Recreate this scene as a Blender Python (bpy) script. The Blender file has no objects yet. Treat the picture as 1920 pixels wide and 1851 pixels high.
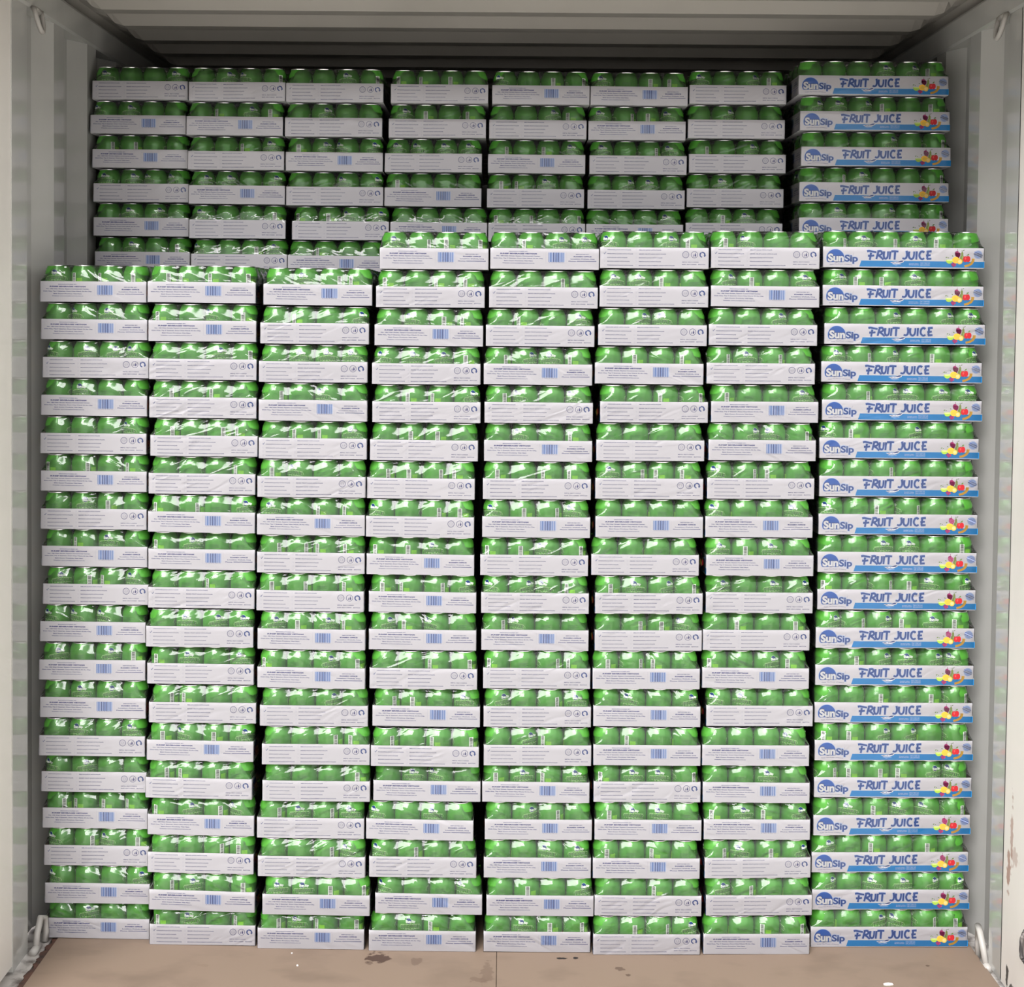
import bpy, bmesh, math, random
from mathutils import Matrix, Vector

# ------------------------------------------------------------------ camera, sky, exposure
SC = bpy.context.scene
COL = SC.collection
cam_d = bpy.data.cameras.new('camera')
cam_o = bpy.data.objects.new('camera', cam_d)
COL.objects.link(cam_o)
cam_d.sensor_width = 36.0
cam_d.sensor_fit = 'HORIZONTAL'
cam_d.lens = 2560.0 / 1920.0 * 36.0
cam_d.shift_x = (960.0 - 915.81) / 1920.0
cam_d.shift_y = -(925.5 - 666.73) / 1920.0
cam_d.clip_start = 0.05
_r = Vector((0.99985898, 0.01334566, 0.01019393))
_d = Vector((0.01064084, -0.03385622, -0.99937007))
_f = Vector((-0.01299212, 0.99933761, -0.03399345))
cam_o.matrix_world = Matrix(((_r.x, -_d.x, -_f.x, 0.0), (_r.y, -_d.y, -_f.y, 0.0),
                             (_r.z, -_d.z, -_f.z, 1.5983), (0, 0, 0, 1)))
SC.camera = cam_o
SC.view_settings.view_transform = 'Standard'
SC.view_settings.look = 'None'
SC.view_settings.gamma = 1.0
SC.view_settings.use_curve_mapping = False
SC.view_settings.exposure = 0.55
SC.cycles.transparent_max_bounces = 24
SC.cycles.max_bounces = 8
SC.cycles.caustics_reflective = False
SC.cycles.caustics_refractive = False

SKY_AZ, SKY_HW, SKY_E0, SKY_E1 = 0.33, 0.33, 0.42, 0.90      # break: azimuth, half width (rad), sine of its lower and upper edge
SKY_LOW, SKY_HIGH, SKY_GAP = 0.62, 1.10, 10.5
SKY_COL = (1.0, 0.985, 0.99, 1)
W = bpy.data.worlds.new('overcast_sky')
SC.world = W
W.use_nodes = True
nt = W.node_tree
nt.nodes.clear()
def wn(t, **k):
    n = nt.nodes.new(t)
    for a, b in k.items():
        setattr(n, a, b)
    return n
_tc = wn('ShaderNodeTexCoord')
_sx = wn('ShaderNodeSeparateXYZ')
nt.links.new(_tc.outputs['Generated'], _sx.inputs[0])
def wmath(op, a, b=None, c=None):
    n = wn('ShaderNodeMath', operation=op)
    for i, q in enumerate((a, b, c)):
        if q is None: continue
        if isinstance(q, (int, float)): n.inputs[i].default_value = q
        else: nt.links.new(q, n.inputs[i])
    return n.outputs[0]
def wstep(v, lo, hi, a=0.0, b=1.0):
    n = wn('ShaderNodeMapRange', interpolation_type='SMOOTHSTEP')
    n.inputs['From Min'].default_value = lo; n.inputs['From Max'].default_value = hi
    n.inputs['To Min'].default_value = a; n.inputs['To Max'].default_value = b
    nt.links.new(v, n.inputs['Value'])
    return n.outputs[0]
# a cloudy day: dim all round, one wide bright break in the clouds behind and left of the viewer
_az = wmath('ARCTAN2', _sx.outputs[0], wmath('MULTIPLY', _sx.outputs[1], -1.0))
_daz = wmath('ABSOLUTE', wmath('ADD', _az, SKY_AZ))
_gap = wmath('MULTIPLY', wstep(_daz, SKY_HW - 0.06, SKY_HW + 0.08, 1.0, 0.0),
             wmath('MULTIPLY', wstep(_sx.outputs[2], SKY_E0 - 0.03, SKY_E0 + 0.03), wstep(_sx.outputs[2], SKY_E1 - 0.05, SKY_E1 + 0.05, 1.0, 0.0)))
_base = wmath('ADD', wstep(_sx.outputs[2], -0.05, 0.30, SKY_LOW, SKY_HIGH), wmath('MULTIPLY', _gap, SKY_GAP))
_bg = wn('ShaderNodeBackground')
_bg.inputs[0].default_value = SKY_COL
nt.links.new(_base, _bg.inputs[1])
_wo = wn('ShaderNodeOutputWorld')
nt.links.new(_bg.outputs[0], _wo.inputs[0])

# ------------------------------------------------------------------ materials
def mat(name, color, rough=0.5, metal=0.0, spec=0.5, coat=0.0):
    m = bpy.data.materials.new(name)
    m.use_nodes = True
    b = m.node_tree.nodes['Principled BSDF']
    b.inputs['Base Color'].default_value = (*color, 1)
    b.inputs['Roughness'].default_value = rough
    b.inputs['Metallic'].default_value = metal
    b.inputs['Specular IOR Level'].default_value = spec
    b.inputs['Coat Weight'].default_value = coat
    return m

def nd(m, t, **k):
    n = m.node_tree.nodes.new(t)
    for a, b in k.items():
        setattr(n, a, b)
    return n

def lk(m, a, b):
    m.node_tree.links.new(a, b)

def noise_tint(m, base, dark, scale=6.0, lo=0.45, hi=0.75, detail=6.0, stretch=(1, 1, 1), bump=0.0, bscale=40.0):
    """wear and dirt: the base colour broken up by noise, with an optional fine bump"""
    b = m.node_tree.nodes['Principled BSDF']
    tc = nd(m, 'ShaderNodeTexCoord')
    mp = nd(m, 'ShaderNodeMapping')
    mp.inputs['Scale'].default_value = stretch
    lk(m, tc.outputs['Object'], mp.inputs[0])
    n = nd(m, 'ShaderNodeTexNoise')
    n.inputs['Scale'].default_value = scale
    n.inputs['Detail'].default_value = detail
    lk(m, mp.outputs[0], n.inputs['Vector'])
    r = nd(m, 'ShaderNodeValToRGB')
    r.color_ramp.elements[0].position = lo
    r.color_ramp.elements[0].color = (*base, 1)
    r.color_ramp.elements[1].position = hi
    r.color_ramp.elements[1].color = (*dark, 1)
    lk(m, n.outputs['Fac'], r.inputs[0])
    lk(m, r.outputs[0], b.inputs['Base Color'])
    if bump:
        n2 = nd(m, 'ShaderNodeTexNoise')
        n2.inputs['Scale'].default_value = bscale
        lk(m, mp.outputs[0], n2.inputs['Vector'])
        bp = nd(m, 'ShaderNodeBump')
        bp.inputs['Strength'].default_value = bump
        bp.inputs['Distance'].default_value = 0.01
        lk(m, n2.outputs['Fac'], bp.inputs['Height'])
        lk(m, bp.outputs[0], b.inputs['Normal'])
    return r

M_paint = mat('grey_container_paint', (0.66, 0.645, 0.61), 0.11, 0, 0.9)
noise_tint(M_paint, (0.45, 0.445, 0.42), (0.36, 0.355, 0.33), 3.0, 0.5, 0.8, 8, (1, 1, 0.5), 0.012, 5)
M_post = mat('worn_post_paint', (0.66, 0.63, 0.585), 0.45, 0, 0.4)
M_roof = mat('roof_paint', (0.62, 0.585, 0.53), 0.3, 0, 0.7)
noise_tint(M_roof, (0.42, 0.395, 0.355), (0.34, 0.32, 0.285), 2.5, 0.5, 0.85, 6, (1, 1, 1), 0.03, 6)
M_ground = mat('concrete_yard', (0.60, 0.58, 0.54), 0.9)
M_dirt = mat('dirty_wood_edge', (0.075, 0.035, 0.025), 0.8)
noise_tint(M_dirt, (0.10, 0.045, 0.03), (0.035, 0.022, 0.018), 30, 0.4, 0.7)
M_ledge = mat('scuffed_ledge', (0.38, 0.35, 0.32), 0.6)
noise_tint(M_ledge, (0.48, 0.45, 0.42), (0.12, 0.10, 0.09), 22, 0.45, 0.62)
M_ring = mat('ring_paint', (0.42, 0.40, 0.37), 0.4)
M_scrap = mat('white_paper', (0.66, 0.64, 0.61), 0.8)
M_strap = mat('grey_strap', (0.11, 0.095, 0.09), 0.8)
noise_tint(M_strap, (0.20, 0.175, 0.165), (0.035, 0.03, 0.03), 60, 0.42, 0.6, 3, (1, 1, 0.3))
M_card = mat('white_coated_card', (0.82, 0.78, 0.825), 0.55, 0, 0.3)
M_kraft = mat('kraft_card', (0.33, 0.22, 0.15), 0.85)
M_can = mat('green_can_lacquer', (0.072, 0.295, 0.034), 0.20, 0.12, 0.5)
M_alu = mat('bare_aluminium', (0.80, 0.80, 0.80), 0.22, 1.0)

def ink(name, c, r=0.5):
    return mat(name, c, r, 0, 0.3)
I = {
 'text': ink('ink_violet', (0.045, 0.05, 0.25)), 'list': ink('ink_grey_violet', (0.09, 0.085, 0.24)),
 'bar': ink('ink_bar_blue', (0.16, 0.27, 0.62)), 'barlt': ink('ink_bar_pale', (0.55, 0.62, 0.86)),
 'navy': ink('ink_navy', (0.045, 0.085, 0.30)), 'line': ink('ink_faint', (0.58, 0.55, 0.66)),
 'blue': ink('ink_logo_blue', (0.02, 0.12, 0.52)), 'cyan': ink('ink_band_cyan', (0.0, 0.265, 0.70)),
 'glow': ink('ink_glow', (0.60, 0.68, 0.90)), 'white': ink('ink_white', (0.86, 0.85, 0.87)),
 'brush': ink('ink_brush_blue', (0.03, 0.085, 0.34)), 'lime': ink('ink_lime', (0.30, 0.46, 0.06)),
 'limelt': ink('ink_lime_pale', (0.50, 0.60, 0.20)), 'orange': ink('ink_orange', (0.80, 0.42, 0.04)),
 'yellow': ink('ink_yellow', (0.60, 0.37, 0.05)), 'cream': ink('ink_cream', (0.66, 0.48, 0.19)),
 'magenta': ink('ink_magenta', (0.36, 0.03, 0.13)), 'pear': ink('ink_pear', (0.30, 0.38, 0.09)),
 'red': ink('ink_red', (0.45, 0.018, 0.025)), 'redlt': ink('ink_red_light', (0.6, 0.08, 0.07)),
 'banana': ink('ink_banana', (0.82, 0.42, 0.03)), 'leaf': ink('ink_leaf', (0.12, 0.20, 0.05)),
 'berry': ink('ink_berry', (0.22, 0.03, 0.10)), 'badge': ink('ink_badge', (0.34, 0.44, 0.75)),
 'cnavy': ink('can_navy', (0.01, 0.035, 0.13), 0.3), 'cwhite': ink('can_white', (0.72, 0.78, 0.68), 0.3),
 'cpale': ink('can_pale_green', (0.36, 0.60, 0.24), 0.3), 'cdark': ink('can_dark_green', (0.015, 0.075, 0.02), 0.3),
 'clime': ink('can_lime', (0.19, 0.52, 0.03), 0.3), 'cblack': ink('can_black', (0.03, 0.03, 0.03), 0.4),
 'corange': ink('can_orange', (0.62, 0.30, 0.04), 0.3),
}

# clear shrink film: mostly see-through, a wrinkled gloss that catches the sky
M_film = bpy.data.materials.new('clear_shrink_film')
M_film.use_nodes = True
_t = M_film.node_tree
_t.nodes.clear()
_out = nd(M_film, 'ShaderNodeOutputMaterial')
_mix = nd(M_film, 'ShaderNodeMixShader')
_mix2 = nd(M_film, 'ShaderNodeMixShader')
_tr = nd(M_film, 'ShaderNodeBsdfTransparent')
_tr.inputs[0].default_value = (0.97, 0.975, 0.97, 1)
_gl = nd(M_film, 'ShaderNodeBsdfGlossy')
_gl.inputs['Roughness'].default_value = 0.045
_df = nd(M_film, 'ShaderNodeBsdfDiffuse')
_df.inputs[0].default_value = (0.8, 0.82, 0.8, 1)
_fr = nd(M_film, 'ShaderNodeFresnel')
_fr.inputs[0].default_value = 1.5
_fm = nd(M_film, 'ShaderNodeMath', operation='MULTIPLY')
_fm.inputs[1].default_value = 1.25
_fm.use_clamp = True
_tc = nd(M_film, 'ShaderNodeTexCoord')
_oi = nd(M_film, 'ShaderNodeObjectInfo')
_wv = nd(M_film, 'ShaderNodeMath', operation='MULTIPLY'); _wv.inputs[1].default_value = 90.0
lk(M_film, _oi.outputs['Random'], _wv.inputs[0])
_mp = nd(M_film, 'ShaderNodeMapping')
_mp.inputs['Scale'].default_value = (0.6, 0.6, 2.6)
_mp.vector_type = 'TEXTURE'
_mp.inputs['Scale'].default_value = (1.7, 1.7, 0.42)
_mp.inputs['Rotation'].default_value = (0.30, 0.42, 0.0)
lk(M_film, _tc.outputs['Object'], _mp.inputs[0])
_n1 = nd(M_film, 'ShaderNodeTexNoise', noise_dimensions='4D', noise_type='RIDGED_MULTIFRACTAL')
_n1.inputs['Scale'].default_value = 20.0
_n1.inputs['Detail'].default_value = 2.5
_n1.inputs['Roughness'].default_value = 0.5
_n1.inputs['Distortion'].default_value = 0.9
lk(M_film, _mp.outputs[0], _n1.inputs['Vector']); lk(M_film, _wv.outputs[0], _n1.inputs['W'])
_n2 = nd(M_film, 'ShaderNodeTexNoise', noise_dimensions='4D')
_n2.inputs['Scale'].default_value = 60.0
_n2.inputs['Detail'].default_value = 1.5
lk(M_film, _mp.outputs[0], _n2.inputs['Vector']); lk(M_film, _wv.outputs[0], _n2.inputs['W'])
_ad = nd(M_film, 'ShaderNodeMath', operation='MULTIPLY_ADD'); _ad.inputs[1].default_value = 0.12
lk(M_film, _n2.outputs['Fac'], _ad.inputs[0]); lk(M_film, _n1.outputs['Fac'], _ad.inputs[2])
_sz = nd(M_film, 'ShaderNodeSeparateXYZ')
lk(M_film, _tc.outputs['Object'], _sz.inputs[0])
_mr = nd(M_film, 'ShaderNodeMapRange')               # drawn tight on the tray, creased above it
_mr.inputs['From Min'].default_value = 0.048; _mr.inputs['From Max'].default_value = 0.058
_mr.inputs['To Min'].default_value = 0.28; _mr.inputs['To Max'].default_value = 1.0
lk(M_film, _sz.outputs[2], _mr.inputs['Value'])
_bp = nd(M_film, 'ShaderNodeBump')
_bp.inputs['Distance'].default_value = 0.0046
lk(M_film, _ad.outputs[0], _bp.inputs['Height']); 
_rs = nd(M_film, 'ShaderNodeMapRange')               # some packs are wrapped tighter than others
_rs.inputs['To Min'].default_value = 0.55; _rs.inputs['To Max'].default_value = 1.0; _rs.clamp = False
lk(M_film, _oi.outputs['Random'], _rs.inputs['Value'])
_st = nd(M_film, 'ShaderNodeMath', operation='MULTIPLY')
lk(M_film, _mr.outputs[0], _st.inputs[0]); lk(M_film, _rs.outputs[0], _st.inputs[1])
lk(M_film, _st.outputs[0], _bp.inputs['Strength'])
lk(M_film, _bp.outputs[0], _gl.inputs['Normal']); lk(M_film, _bp.outputs[0], _fr.inputs['Normal'])
lk(M_film, _fr.outputs[0], _fm.inputs[0])
lk(M_film, _fm.outputs[0], _mix.inputs[0]); lk(M_film, _mix2.outputs[0], _mix.inputs[1]); lk(M_film, _gl.outputs[0], _mix.inputs[2])
_mix2.inputs[0].default_value = 0.012
lk(M_film, _tr.outputs[0], _mix2.inputs[1]); lk(M_film, _df.outputs[0], _mix2.inputs[2])
lk(M_film, _mix.outputs[0], _out.inputs[0])

# ------------------------------------------------------------------ mesh helpers
class MB:
    def __init__(self):
        self.v = []; self.f = []; self.m = []; self.slots = []; self.smooth = []
    def slot(self, mt):
        if mt not in self.slots:
            self.slots.append(mt)
        return self.slots.index(mt)
    def add(self, vs, fs, mt, smooth=False):
        o = len(self.v); s = self.slot(mt)
        self.v += [tuple(p) for p in vs]
        for f in fs:
            self.f.append(tuple(i + o for i in f)); self.m.append(s); self.smooth.append(smooth)
    def box(self, x0, x1, y0, y1, z0, z1, mt):
        vs = [(x, y, z) for x in (x0, x1) for y in (y0, y1) for z in (z0, z1)]
        self.add(vs, [(0, 1, 3, 2), (4, 6, 7, 5), (0, 4, 5, 1), (2, 3, 7, 6), (0, 2, 6, 4), (1, 5, 7, 3)], mt)
    def lathe(self, prof, n, mt, smooth=True, capb=False):
        vs = []; fs = []
        for r, zz in prof:
            for k in range(n):
                a = 2 * math.pi * k / n
                vs.append((r * math.cos(a), r * math.sin(a), zz))
        for i in range(len(prof) - 1):
            for k in range(n):
                k2 = (k + 1) % n
                fs.append((i * n + k, i * n + k2, (i + 1) * n + k2, (i + 1) * n + k))
        if capb:
            fs.append(tuple(range(n - 1, -1, -1)))
        self.add(vs, fs, mt, smooth)
    def mesh(self, name):
        me = bpy.data.meshes.new(name)
        me.from_pydata(self.v, [], self.f)
        for s in self.slots:
            me.materials.append(s)
        me.polygons.foreach_set('material_index', self.m)
        me.polygons.foreach_set('use_smooth', self.smooth)
        me.update()
        return me

def link(name, me, parent=None):
    o = bpy.data.objects.new(name, me)
    COL.objects.link(o)
    if parent is not None:
        o.parent = parent
    return o

def tag(o, label=None, cat=None, group=None, kind=None):
    for k, v in (('label', label), ('category', cat), ('group', group), ('kind', kind)):
        if v:
            o[k] = v
    return o

def tube(mb, pts, rad, mt, n=8):
    vs = []; fs = []
    P = [Vector(p) for p in pts]
    for i, p in enumerate(P):
        t = (P[min(i + 1, len(P) - 1)] - P[max(i - 1, 0)]).normalized()
        a = t.cross(Vector((0.3, 0.2, 1))).normalized(); b = t.cross(a)
        for k in range(n):
            w = 2 * math.pi * k / n
            vs.append(p + (a * math.cos(w) + b * math.sin(w)) * rad)
    for i in range(len(P) - 1):
        for k in range(n):
            fs.append((i * n + k, i * n + (k + 1) % n, (i + 1) * n + (k + 1) % n, (i + 1) * n + k))
    fs.append(tuple(range(n - 1, -1, -1))); fs.append(tuple(range((len(P) - 1) * n, len(P) * n)))
    mb.add(vs, fs, mt, True)

# flat artwork: everything is 2-D (u, v) sent through a surface map S(u, v, layer) -> xyz
_tcache = {}
def text2d(s, bold=0.0, res=2, shear=0.0):
    key = (s, bold, res, shear)
    if key not in _tcache:
        cu = bpy.data.curves.new('t', 'FONT')
        cu.body = s; cu.size = 1.0; cu.resolution_u = res; cu.offset = bold; cu.shear = shear
        cu.align_x = 'CENTER'
        ob = bpy.data.objects.new('t', cu)
        COL.objects.link(ob)
        dg = bpy.context.evaluated_depsgraph_get()
        me = bpy.data.meshes.new_from_object(ob.evaluated_get(dg))
        vs = [(v.co.x, v.co.y) for v in me.vertices]
        fs = [tuple(p.vertices) for p in me.polygons]
        bpy.data.objects.remove(ob); bpy.data.curves.remove(cu); bpy.data.meshes.remove(me)
        xs = [p[0] for p in vs]
        cx = (min(xs) + max(xs)) / 2; w = max(xs) - min(xs)
        _tcache[key] = ([(x - cx, y) for x, y in vs], fs, w)
    return _tcache[key]

def text(mb, S, s, u, v, mt, width=None, cap=0.003, bold=0.0, layer=1, res=2, align='c', warp=None, shear=0.0):
    vs, fs, w = text2d(s, bold, res, shear)
    ky = cap / 0.70
    kx = width / w if width else ky
    off = 0.0 if align == 'c' else (w * kx / 2)
    out = []
    for x, y in vs:
        a, b = x * kx + off, y * ky
        if warp:
            a, b = warp(a, b)
        out.append(S(u + a, v + b, layer))
    mb.add(out, fs, mt)

def poly(mb, S, pts, mt, layer=1):
    mb.add([S(u, v, layer) for u, v in pts], [tuple(range(len(pts)))], mt)

def rect(mb, S, u0, u1, v0, v1, mt, layer=1):
    poly(mb, S, [(u0, v0), (u1, v0), (u1, v1), (u0, v1)], mt, layer)

def disc(mb, S, u, v, r, mt, layer=1, ry=None, n=20, rot=0.0, a0=0.0, a1=2 * math.pi):
    ry = r if ry is None else ry
    full = abs(a1 - a0 - 2 * math.pi) < 1e-6
    pts = []
    for k in range(n if full else n + 1):
        a = a0 + (a1 - a0) * k / n
        x, y = r * math.cos(a), ry * math.sin(a)
        pts.append((u + x * math.cos(rot) - y * math.sin(rot), v + x * math.sin(rot) + y * math.cos(rot)))
    poly(mb, S, pts, mt, layer)

def cdisc(mb, S, u, v, r, mt, layer, ry, n=18):
    """a disc on a curved wall: rings, so that it follows the curve"""
    vs = [S(u, v, layer)]; fs = []
    for j in (1, 2, 3):
        for k in range(n):
            a = 2 * math.pi * k / n
            vs.append(S(u + r * j / 3 * math.cos(a), v + ry * j / 3 * math.sin(a), layer))
    for k in range(n):
        k2 = (k + 1) % n
        fs.append((0, 1 + k, 1 + k2))
        for j in (0, 1):
            fs.append((1 + j * n + k, 1 + (j + 1) * n + k, 1 + (j + 1) * n + k2, 1 + j * n + k2))
    mb.add(vs, fs, mt)

def stroke(mb, S, pts, w, mt, layer=1, taper=0.0):
    """a brush stroke: a ribbon along pts, width w (optionally thinning towards its end)"""
    n = len(pts); L = []; R = []
    for i in range(n):
        x0, y0 = pts[max(i - 1, 0)]; x1, y1 = pts[min(i + 1, n - 1)]
        dx, dy = x1 - x0, y1 - y0
        l = math.hypot(dx, dy) or 1.0
        h = w * 0.5 * (1 - taper * i / max(n - 1, 1))
        L.append((pts[i][0] - dy / l * h, pts[i][1] + dx / l * h))
        R.append((pts[i][0] + dy / l * h, pts[i][1] - dx / l * h))
    vs = [S(u, v, layer) for u, v in R] + [S(u, v, layer) for u, v in L]
    mb.add(vs, [(i, i + 1, n + i + 1, n + i) for i in range(n - 1)], mt)

def smooth(pts, n=5):
    if len(pts) < 3:
        (a, b), (c, d) = pts
        return [(a + (c - a) * k / 4, b + (d - b) * k / 4) for k in range(5)]
    P = [pts[0]] + list(pts) + [pts[-1]]
    out = []
    for i in range(1, len(P) - 2):
        for k in range(n):
            t = k / n
            out.append(tuple(0.5 * (2 * P[i][c] + (P[i + 1][c] - P[i - 1][c]) * t + (2 * P[i - 1][c] - 5 * P[i][c] + 4 * P[i + 1][c] - P[i + 2][c]) * t * t
                                    + (3 * P[i][c] - P[i - 1][c] - 3 * P[i + 1][c] + P[i + 2][c]) * t ** 3) for c in (0, 1)))
    return out + [pts[-1]]

def arc(cx, cy, r, a0, a1, n=10, ry=None):
    ry = r if ry is None else ry
    return [(cx + r * math.cos(math.radians(a0 + (a1 - a0) * k / n)), cy + ry * math.sin(math.radians(a0 + (a1 - a0) * k / n))) for k in range(n + 1)]

def ringart(mb, S, u, v, r, w, mt, layer=1, a0=0, a1=360, n=24):
    stroke(mb, S, arc(u, v, r, a0, a1, n), w, mt, layer)

# ------------------------------------------------------------------ the tray with its printing
TW, TL, TH = 0.266, 0.399, 0.0505        # tray width (4 cans), length (6 cans), height
LAY = 0.00012
def S_front(u, v, l): return (u, -TL / 2 - l * LAY, v)
def S_back(u, v, l): return (-u, TL / 2 + l * LAY, v)
def S_right(u, v, l): return (TW / 2 + l * LAY, u, v)
def S_left(u, v, l): return (-TW / 2 - l * LAY, -u, v)

BOLD = 0.030
def art_address(mb, S):
    T = I['text']; cx = -0.064
    text(mb, S, 'MANUFACTURED BY:', cx, 0.0420, T, 0.046, 0.0016, 0.012 + BOLD)
    text(mb, S, 'SUNSIP BEVERAGES VIETNAM', cx, 0.0362, T, 0.090, 0.0026, 0.03 + BOLD)
    text(mb, S, 'No. 186 Dien Street, Square Commercial Center,', cx, 0.0306, T, 0.107, 0.0020, 0.008 + BOLD)
    text(mb, S, 'Dinh Hoa, Tay 3 Quarter, Dong Hoa Ward, Di An City,', cx, 0.0248, T, 0.121, 0.0020, 0.008 + BOLD)
    text(mb, S, 'Binh Duong Province, Viet Nam', cx, 0.0188, T, 0.070, 0.0020, 0.008 + BOLD)
    text(mb, S, 'Website: www.sunsipbeverages.com.vn', cx, 0.0134, T, 0.078, 0.0017, 0.008 + BOLD)
    # barcode
    L = I['line']
    for a, b, c, d in ((0.003, 0.0535, 0.0150, 0.0153), (0.003, 0.0535, 0.0425, 0.0428), (0.003, 0.0033, 0.0150, 0.0428), (0.0532, 0.0535, 0.0150, 0.0428)):
        rect(mb, S, a, b, c, d, L)
    rect(mb, S, 0.0095, 0.0490, 0.0178, 0.0410, I['barlt'])
    rb = random.Random(4)
    x = 0.0098
    while x < 0.0478:
        w = rb.choice((0.0009, 0.0014, 0.0022, 0.0032))
        rect(mb, S, x, x + w, 0.0178, 0.0410, I['bar'] if rb.random() < 0.72 else I['navy'], 2)
        x += w + rb.choice((0.0009, 0.0014, 0.0022))
    text(mb, S, '8 936218 430125', 0.029, 0.0160, T, 0.036, 0.0013)
    cx = 0.0925
    text(mb, S, 'IMPORTED BY:', cx, 0.0360, T, 0.032, 0.0016, 0.012 + BOLD)
    text(mb, S, 'SUAMEX OFFICE', cx, 0.0302, T, 0.044, 0.0024, 0.03 + BOLD)
    text(mb, S, 'Location: Duhok, Iraq', cx, 0.0246, T, 0.058, 0.0020, 0.008 + BOLD)
    text(mb, S, 'Phone: 00964750000000', cx, 0.0190, T, 0.068, 0.0020, 0.012 + BOLD)

def art_list(mb, S):
    T = I['list']
    left = (('ORANGE JUICE WITH PULPS', .058), ('PINEAPPLE JUICE WITH PULPS', .063), ('KIWI JUICE WITH PULPS', .049), ('MANGO JUICE WITH PULPS', .0545), ('POMEGRANATE JUICE WITH PULPS', .063))
    right = (('MELON JUICE WITH PULPS', .054), ('MIXED FRUIT JUICE WITH PULPS', .066), ('BANANA JUICE WITH PULPS', .057), ('PEACH JUICE WITH PULPS', .0535), ('BANANA STRAWBERRY JUICE WITH PULPS', .087))
    for i, v in enumerate((0.0434, 0.0338, 0.0246, 0.0154, 0.0060)):
        text(mb, S, left[i][0], -0.115, v, T, left[i][1], 0.0018, 0.008 + BOLD, align='l')
        text(mb, S, right[i][0], -0.0375, v, T, right[i][1], 0.0018, 0.012 + BOLD, align='l')
        for u in (-0.1215, -0.0435):
            for a, b, c, d in ((-.0014, .0014, -.0003, 0), (-.0014, .0014, .0025, .0028), (-.0014, -.0011, -.0003, .0028), (.0011, .0014, -.0003, .0028)):
                rect(mb, S, u + a, u + b, v + c, v + d, I['line'])
    stroke(mb, S, [(-0.1232, 0.0366), (-0.1216, 0.0340), (-0.1182, 0.0390)], 0.0011, I['navy'], 2)
    v = 0.0338
    for u in (0.0765, 0.0978):
        ringart(mb, S, u, v, 0.0079, 0.0011, T)
    ringart(mb, S, 0.0765, v, 0.0062, 0.0003, T)
    text(mb, S, '24 x 250', 0.0765, v - 0.0010, T, 0.0085, 0.0022)
    stroke(mb, S, arc(0.0765, v, 0.0036, 20, 160), 0.0004, T); stroke(mb, S, arc(0.0765, v, 0.0036, 200, 340), 0.0004, T)
    rect(mb, S, 0.0949, 0.0963, v - 0.0040, v + 0.0005, T); rect(mb, S, 0.0941, 0.0972, v - 0.0044, v - 0.0038, T)
    disc(mb, S, 0.1000, v - 0.0012, 0.0020, T, ry=0.0034); rect(mb, S, 0.0994, 0.1006, v + 0.0018, v + 0.0046, T)
    N = I['navy']
    stroke(mb, S, arc(0.1172, v, 0.0058, -15, 118), 0.0036, N, taper=0.25)
    stroke(mb, S, arc(0.1172, v, 0.0058, 125, 262), 0.0036, N, taper=0.3)
    poly(mb, S, [(0.1198, v - 0.0018), (0.1262, v - 0.0010), (0.1226, v - 0.0058)], N)
    rect(mb, S, 0.068, 0.127, 0.0195, 0.01975, I['line'])
    text(mb, S, 'MFG: 02/11/2023', 0.068, 0.0148, T, 0.040, 0.0019, 0.008 + BOLD, align='l')
    text(mb, S, 'EXP: 02/11/2025   BATCH', 0.068, 0.0088, T, 0.056, 0.0019, 0.008 + BOLD, align='l')

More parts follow.
